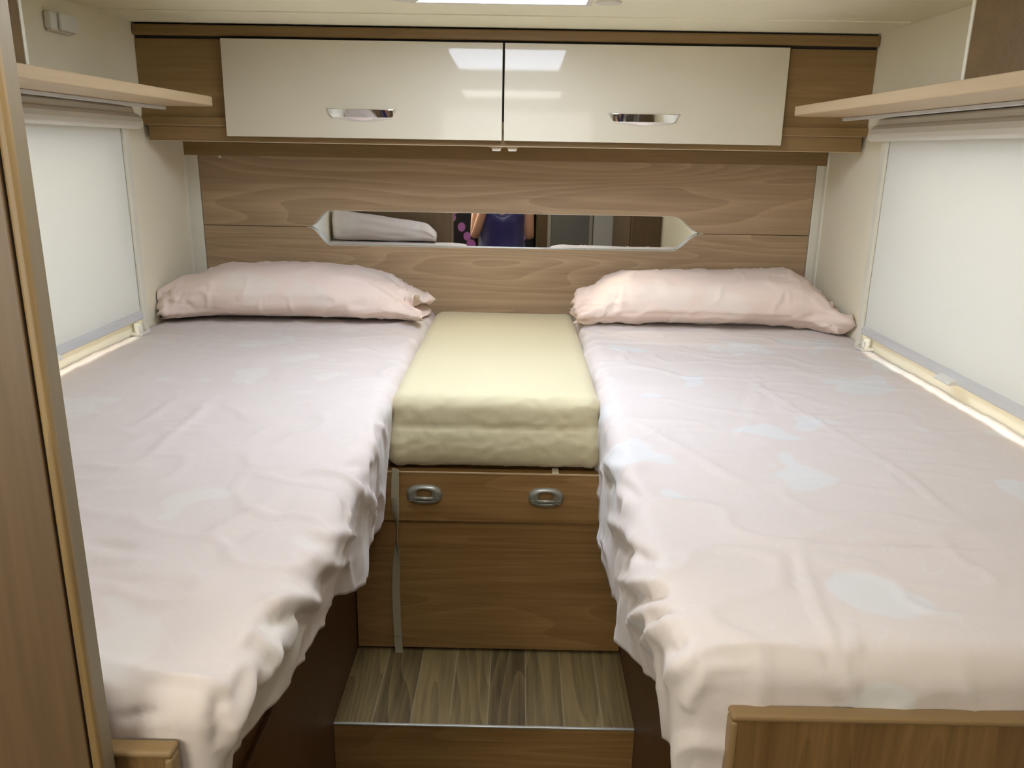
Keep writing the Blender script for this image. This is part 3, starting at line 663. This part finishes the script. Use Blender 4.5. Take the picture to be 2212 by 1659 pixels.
def pillow(st, zb, label, seed, creases, m):
    nphi, nx = 72, 150; P = []
    X = np.linspace(st[0][0], st[-1][0], nx); cols = list(zip(*st))
    for x in X:
        a, h_, yc, fl_ = [float(np.interp(x, cols[0], cols[k])) for k in (1, 2, 3, 4)]
        row = []
        for k in range(nphi):
            th = 2*PI*k/nphi; ct, s_ = math.cos(th), math.sin(th)
            yy = yc-a*math.copysign(abs(ct)**.82, ct)
            sz = math.copysign(abs(s_)**.85, s_)
            z = zb+.42*h_+(h_*.58*sz if sz > 0 else h_*.42*sz)
            rr = 1+fl_*(.16*math.sin(5*th+seed)+.12*math.sin(9*th+seed*2)+.25*nz((th*1.5, x*30, seed)))
            yy = yc+(yy-yc)*rr; z = zb+max(-.002, (z-zb)*(rr))
            xx = x+fl_*.018*math.sin(3*th+seed)
            row.append((xx, yy, z))
        P.append(row)
    b = MB(); b.grid(P, wrap=True); nvt = len(b.v)
    for e, ring_ in ((0, P[0]), (-1, P[-1])):   # tucked-in inner flap of the pillowcase mouth
        sg = 1 if e == 0 else -1; c_ = np.mean(np.array(ring_), axis=0)
        q = [[tuple(np.array(p)*(1-f_)+c_*f_+np.array([sg*dx, 0, 0])) for p in ring_] for (f_, dx) in ((0, 0), (.05, .006), (.25, .02), (.6, .04), (.999, .05))]
        b.grid(q, wrap=True)
    me = bpy.data.meshes.new('t'); me.from_pydata(b.v, [], b.f); me.update()
    import bmesh
    bm = bmesh.new(); bm.from_mesh(me); bmesh.ops.remove_doubles(bm, verts=bm.verts, dist=1e-5); bmesh.ops.recalc_face_normals(bm, faces=bm.faces); bm.to_mesh(me); bm.free()
    V = np.array([tuple(v.co) for v in me.vertices]); Nn = normals(me); fs = [tuple(p.vertices) for p in me.polygons]
    x0, x1 = st[0][0], st[-1][0]
    for k in range(len(V)):
        x, y, z = V[k]; e = min(abs(x-x0), abs(x-x1)); g = 1+1.6*math.exp(-(e/.13)**2)
        a = nz((x*4, y*7, z*7), 1, seed)*.006+nz((x*9, y*14, z*14), 1, seed+2)*.0045*g+max(0, 1-abs(nz((x*9+z*6, y*8, z*14-x*5), 1, seed+7))*2.2-.66)*.012
        xc = (x0+x1)/2; sgn = 1 if x > xc else -1
        rad = 1-abs(nz((x*3, math.atan2(z-zb-.05, y-2.65)*6, seed)))*2.4      # gathers that run along the pillow at its ends
        a += max(0, rad-.5)*.020*math.exp(-(e/.19)**2)
        if V[k][2] < zb+.01: a *= .2
        V[k] += Nn[k]*a
    bv = BVHTree.FromPolygons([Vector(p) for p in V], fs); V = displace(V, Nn, bv, creases)
    V[:, 0] = np.clip(V[:, 0], L+.004, R-.004); V[:, 1] = np.minimum(V[:, 1], YB-.023); V[:, 2] = np.maximum(V[:, 2], zb-.001)
    q = MB(); q.add([tuple(p) for p in V], fs, True)
    return tag(q.build('pillow', m), label, 'pillow')
stL = [(-1.066, .085, .060, 2.56, 1.0), (-1.045, .110, .092, 2.58, .5), (-1.01, .130, .118, 2.61, .15), (-.96, .150, .142, 2.64, 0), (-.90, .160, .158, 2.66, 0), (-.80, .166, .164, 2.665, 0), (-.60, .168, .164, 2.67, 0), (-.50, .165, .157, 2.67, 0), (-.42, .158, .136, 2.67, 0), (-.36, .146, .108, 2.665, .05), (-.315, .130, .082, 2.66, .3), (-.285, .125, .066, 2.65, .8), (-.262, .125, .062, 2.64, 1.1)]
stR = [(.236, .110, .046, 2.63, .5), (.258, .125, .074, 2.64, .5), (.30, .140, .100, 2.65, .2), (.345, .152, .132, 2.66, .05), (.40, .162, .154, 2.665, 0), (.50, .166, .160, 2.67, 0), (.70, .168, .163, 2.67, 0), (.85, .168, .170, 2.67, 0), (.93, .166, .168, 2.665, 0), (.97, .160, .150, 2.66, 0), (1.01, .150, .112, 2.63, .1), (1.04, .120, .074, 2.57, .5), (1.066, .095, .052, 2.54, 1.0)]
crPL = [([(400, 660), (520, 648), (700, 650), (860, 668)], .006, -.004), ([(395, 640), (430, 625), (450, 640), (448, 665)], .006, .007), ([(570, 590), (575, 640), (572, 660)], .003, .002), ([(700, 590), (780, 605), (840, 640)], .007, .005), ([(760, 600), (830, 625), (870, 655)], .006, -.005), ([(850, 660), (880, 640), (900, 650)], .006, .008), ([(420, 668), (400, 650), (380, 640)], .006, -.006)]
crPR = [([(1320, 669), (1420, 670), (1560, 674), (1700, 678), (1795, 676)], .004, .005), ([(1320, 676), (1420, 678), (1560, 682), (1700, 686)], .005, -.003), ([(1330, 605), (1310, 650), (1290, 690)], .006, .007), ([(1345, 610), (1330, 650), (1310, 690)], .006, -.006), ([(1695, 595), (1705, 640), (1702, 690)], .004, .005), ([(1685, 595), (1695, 640), (1693, 690)], .005, -.004), ([(1750, 625), (1790, 660), (1800, 700)], .006, .008), ([(1640, 610), (1700, 615), (1750, 640)], .006, .004), ([(1420, 640), (1480, 610), (1540, 600)], .006, .003)]
pillow(stL, .689, 'plump pink pillow at the head of the left bed', 1.4, crPL, M_pil)
pillow(stR, .691, 'plump pink pillow with a front piping fold at the head of the right bed', 6.2, crPR, M_pil)

# ---------------------------------------------------------------- what the mirror shows: the living area behind the camera
def duv():
    P = []
    for i in range(40):
        u = i/39; x = -1.05+.605*u; row = []
        hh = (.185-.085*u)*min(1, (1.03-u)/.12)**.5
        for k in range(40):
            th = 2*PI*k/40; row.append((x, 0.79+.055*math.cos(th)+.012*nz((x*6, th*2, 1)), .690+max(0, hh*.5+hh*.5*math.sin(th)+.01*nz((x*5, th*2, 4)))))
        P.append(row)
    b = MB(); b.grid(P, wrap=True); b.f += [tuple(range(40))[::-1], tuple(range(39*40, 40*40))]; b.sm += [True]*2
    return b
pt = thing('room_divider', (.62, -1.45, LOW), 'dark divider with a grey framed door and pale panel seen in the mirror at right', 'divider')
box(.21, R-.002, -1.50, -1.45, LOW, CEI-.001).build('panel', M_ward, pt)
dd = box(.325, .655, -1.45, -1.442, LOW+.05, 1.45).build('door', M_greyd, pt); dd['label'] = 'grey door'
b = MB(); b.box(.295, .325, -1.45, -1.436, LOW+.02, 1.48); b.box(.655, .685, -1.45, -1.436, LOW+.02, 1.48); b.build('door_frame', M_alu, pt, bevel=.004)
box(.69, .95, -1.45, -1.444, LOW+.05, 1.45).build('pale_panel', M_greyp, pt)
t = thing('tall_cupboard', (.96, -.8, LOW), 'brown tall cupboard at the right end of the mirror picture', 'cupboard')
box(.86, R-.002, -1.44, -.25, LOW, CEI-.001).build('body', M_ward, t); box(.852, .86, -1.40, -.30, LOW+.05, 1.4).build('door', M_ward, t, bevel=.002)
def seat(x0, x1, y, z0, z1, lab):
    t = thing('lounge_seat', ((x0+x1)/2, y, LOW), lab, 'seat')
    box(x0, x1, y, y+.12, z0, z1).build('backrest', M_black, t, bevel=.03, seg=4); box(x0, x1, y+.12, y+.45, LOW, z0+.02).build('seat', M_black, t, bevel=.03, seg=4)
    for k in range(10):
        cx_ = x0+.04+(x1-x0-.08)*random.random(); cz_ = z0+.12+(z1-z0-.2)*(k+.5)/10; r_ = .028+.02*random.random()
        MB().prism([(cx_+r_*math.cos(2*PI*q/20), cz_+r_*1.2*math.sin(2*PI*q/20)) for q in range(20)], 1, y+.120, y+.123).build('spot', M_pink, t)['label'] = 'lilac printed dot'
seat(-.62, -.32, -1.75, 0, 1.0, 'black seat cover with lilac dots seen in the mirror left of the person')
seat(.0, .20, -1.75, .35, 1.05, 'black and pink dotted seat top seen in the mirror right of the person')
t = thing('side_counter', (.1, -1.12, LOW), 'light wooden counter seen in the mirror right of the person', 'counter'); box(-.05, .19, -1.25, -1.0, LOW, .30).build('body', M_shelf, t); box(-.06, .20, -1.26, -.99, .30, .33).build('top', M_white, t, bevel=.004)

# the person who takes the picture, standing on the living-area floor
PX, PY = -.075, -.36
def skin(name, chains, m, parent, sub=2):
    me = bpy.data.meshes.new(name); vs = []; es = []; rs = []; idx = {}
    def vid(p, r_):
        k = tuple(round(c, 5) for c in p)
        if k not in idx: idx[k] = len(vs); vs.append(p); rs.append(r_)
        return idx[k]
    for ch in chains:
        pr = None
        for (p, r_) in ch:
            q = vid(p, r_)
            if pr is not None: es.append((pr, q))
            pr = q
    org = Vector(parent['_org'])
    me.from_pydata([tuple(Vector(p)-org) for p in vs], es, []); me.materials.append(m)
    o = bpy.data.objects.new(name, me); C.objects.link(o); o.parent = parent
    sk = o.modifiers.new('skin', 'SKIN'); sk.use_smooth_shade = True; sk.use_x_symmetry = False
    for i, r_ in enumerate(rs):
        d = me.skin_vertices[0].data[i]; d.radius = (r_, r_) if not isinstance(r_, tuple) else r_; d.use_root = (i == 0)
    s_ = o.modifiers.new('sub', 'SUBSURF'); s_.levels = sub; s_.render_levels = sub
    return o
pr_ = thing('person', (PX, PY, LOW), 'person in a navy sleeveless dress holding up a phone, seen in the headboard mirror', 'person')
hz = LOW
pelvis = ((PX, PY, hz+.92), .125); belly = ((PX, PY, hz+1.08), .105); chest = ((PX, PY, hz+1.25), .115); neck0 = ((PX, PY+.005, hz+1.40), .055); neck = ((PX, PY+.01, hz+1.46), .045)
head = ((PX, PY+.02, hz+1.54), .070); crown = ((PX, PY+.01, hz+1.62), .068)
ch = [[pelvis, belly, chest, neck0, neck, head, crown]]
for s in (-1, 1):
    ch.append([pelvis, ((PX+s*.09, PY, hz+.82), .085), ((PX+s*.095, PY+.01, hz+.48), .055), ((PX+s*.10, PY, hz+.30), .050), ((PX+s*.10, PY-.01, hz+.08), .035), ((PX+s*.105, PY+.10, hz+.03), .030), ((PX+s*.105, PY+.17, hz+.02), .022)])
    hx = CAMX-.055+s*.083; wr = (hx+s*.012, -.075, CAMZ-.075)
    palm = ((hx+s*.006, -.035, CAMZ-.040), .018)
    ch.append([chest, ((PX+s*.14, PY, hz+1.34), .050), ((PX+s*.185, PY+.0, hz+1.30), .045), ((PX+s*.20, PY+.04, hz+1.10), .036), ((wr[0]+s*.03, -.16, CAMZ-.16), .028), (wr, .022), palm])
    for k in range(4):
        zz = CAMZ-.050+.020*k
        ch.append([palm, ((hx+s*.010, -.020, zz), .0085), ((hx+s*.007, -.004, zz+.004), .008), ((hx-s*(.004+.002*k), .002, zz+.006), .007)])
    ch.append([palm, ((hx-s*.012, -.030, CAMZ-.045), .010), ((hx-s*.030, -.022, CAMZ-.030), .009)])
skin('body', ch, M_skin, pr_)
# dress: lofted shell with a V neckline, straps and flared skirt
P = []
for i, (z, a, c) in enumerate([(.56, .235, .20), (.70, .225, .19), (.85, .20, .165), (.95, .19, .155), (1.08, .158, .125), (1.18, .162, .135), (1.26, .175, .140), (1.30, .165, .120), (1.345, .150, .085)]):
    row = []
    for k in range(64):
        th = 2*PI*k/64; fold = (1+.03*math.sin(9*th)*(1-i/8))
        dz = 0
        if i >= 7: dz = -(.07 if i == 8 else .03)*math.exp(-((th-PI/2)/.35)**2) - (.05 if i == 8 else .0)*(math.exp(-(th/.35)**2)+math.exp(-((th-PI)/.35)**2)+math.exp(-((th-2*PI)/.35)**2))
        row.append((PX+a*fold*math.cos(th), PY+c*fold*math.sin(th), hz+z+dz))
    P.append(row)
b = MB(); b.grid(P, wrap=True); b.open = True
o = b.build('dress', M_navy, pr_); o.modifiers.new('s', 'SUBSURF').render_levels = 1; sd = o.modifiers.new('t', 'SOLIDIFY'); sd.thickness = .004
b = MB(); b.ball((PX, PY-.015, hz+1.585), (.082, .095, .095), 24, 16); b.ball((PX, PY-.055, hz+1.49), (.075, .055, .10), 20, 12); b.build('hair', M_hair, pr_)
MB().ball((PX, PY+.098, hz+1.545), (.012, .018, .02), 10, 8).build('nose', M_skin, pr_)
MB().ball((PX, PY+.090, hz+1.510), (.022, .007, .006), 12, 8).build('mouth', M_pink, pr_)
for s in (-1, 1):
    MB().ball((PX+s*.03, PY+.086, hz+1.575), (.012, .007, .007), 10, 8).build('eye', M_phone, pr_)
    MB().ball((PX+s*.078, PY+.01, hz+1.56), (.01, .018, .03), 10, 8).build('ear', M_skin, pr_)
ph = thing('smartphone', (CAMX-.055, -.01, CAMZ-.06), 'black phone held up in landscape by the person', 'phone')
q = MB(); cx_, cy_ = CAMX-.055, -.010
v = []
for (dx, dv) in ((-.075, -.062), (.075, -.062), (.075, .010), (-.075, .010)):
    for dn in (-.004, -.012): v.append(tuple(Vector((CAMX, 0, CAMZ))+rt2*(dx-.055)+up2*dv+fw*dn))
q.add(v, [(0, 2, 4, 6), (7, 5, 3, 1), (0, 1, 3, 2), (2, 3, 5, 4), (4, 5, 7, 6), (6, 7, 1, 0)]); q.build('body', M_phone, ph, bevel=.003)
tag(duv().build('folded_duvet', M_sheetL), 'white folded duvet heaped on the foot of the left bed, seen in the mirror', 'duvet')
for o in list(bpy.data.objects):
    if '_org' in o: del o['_org']
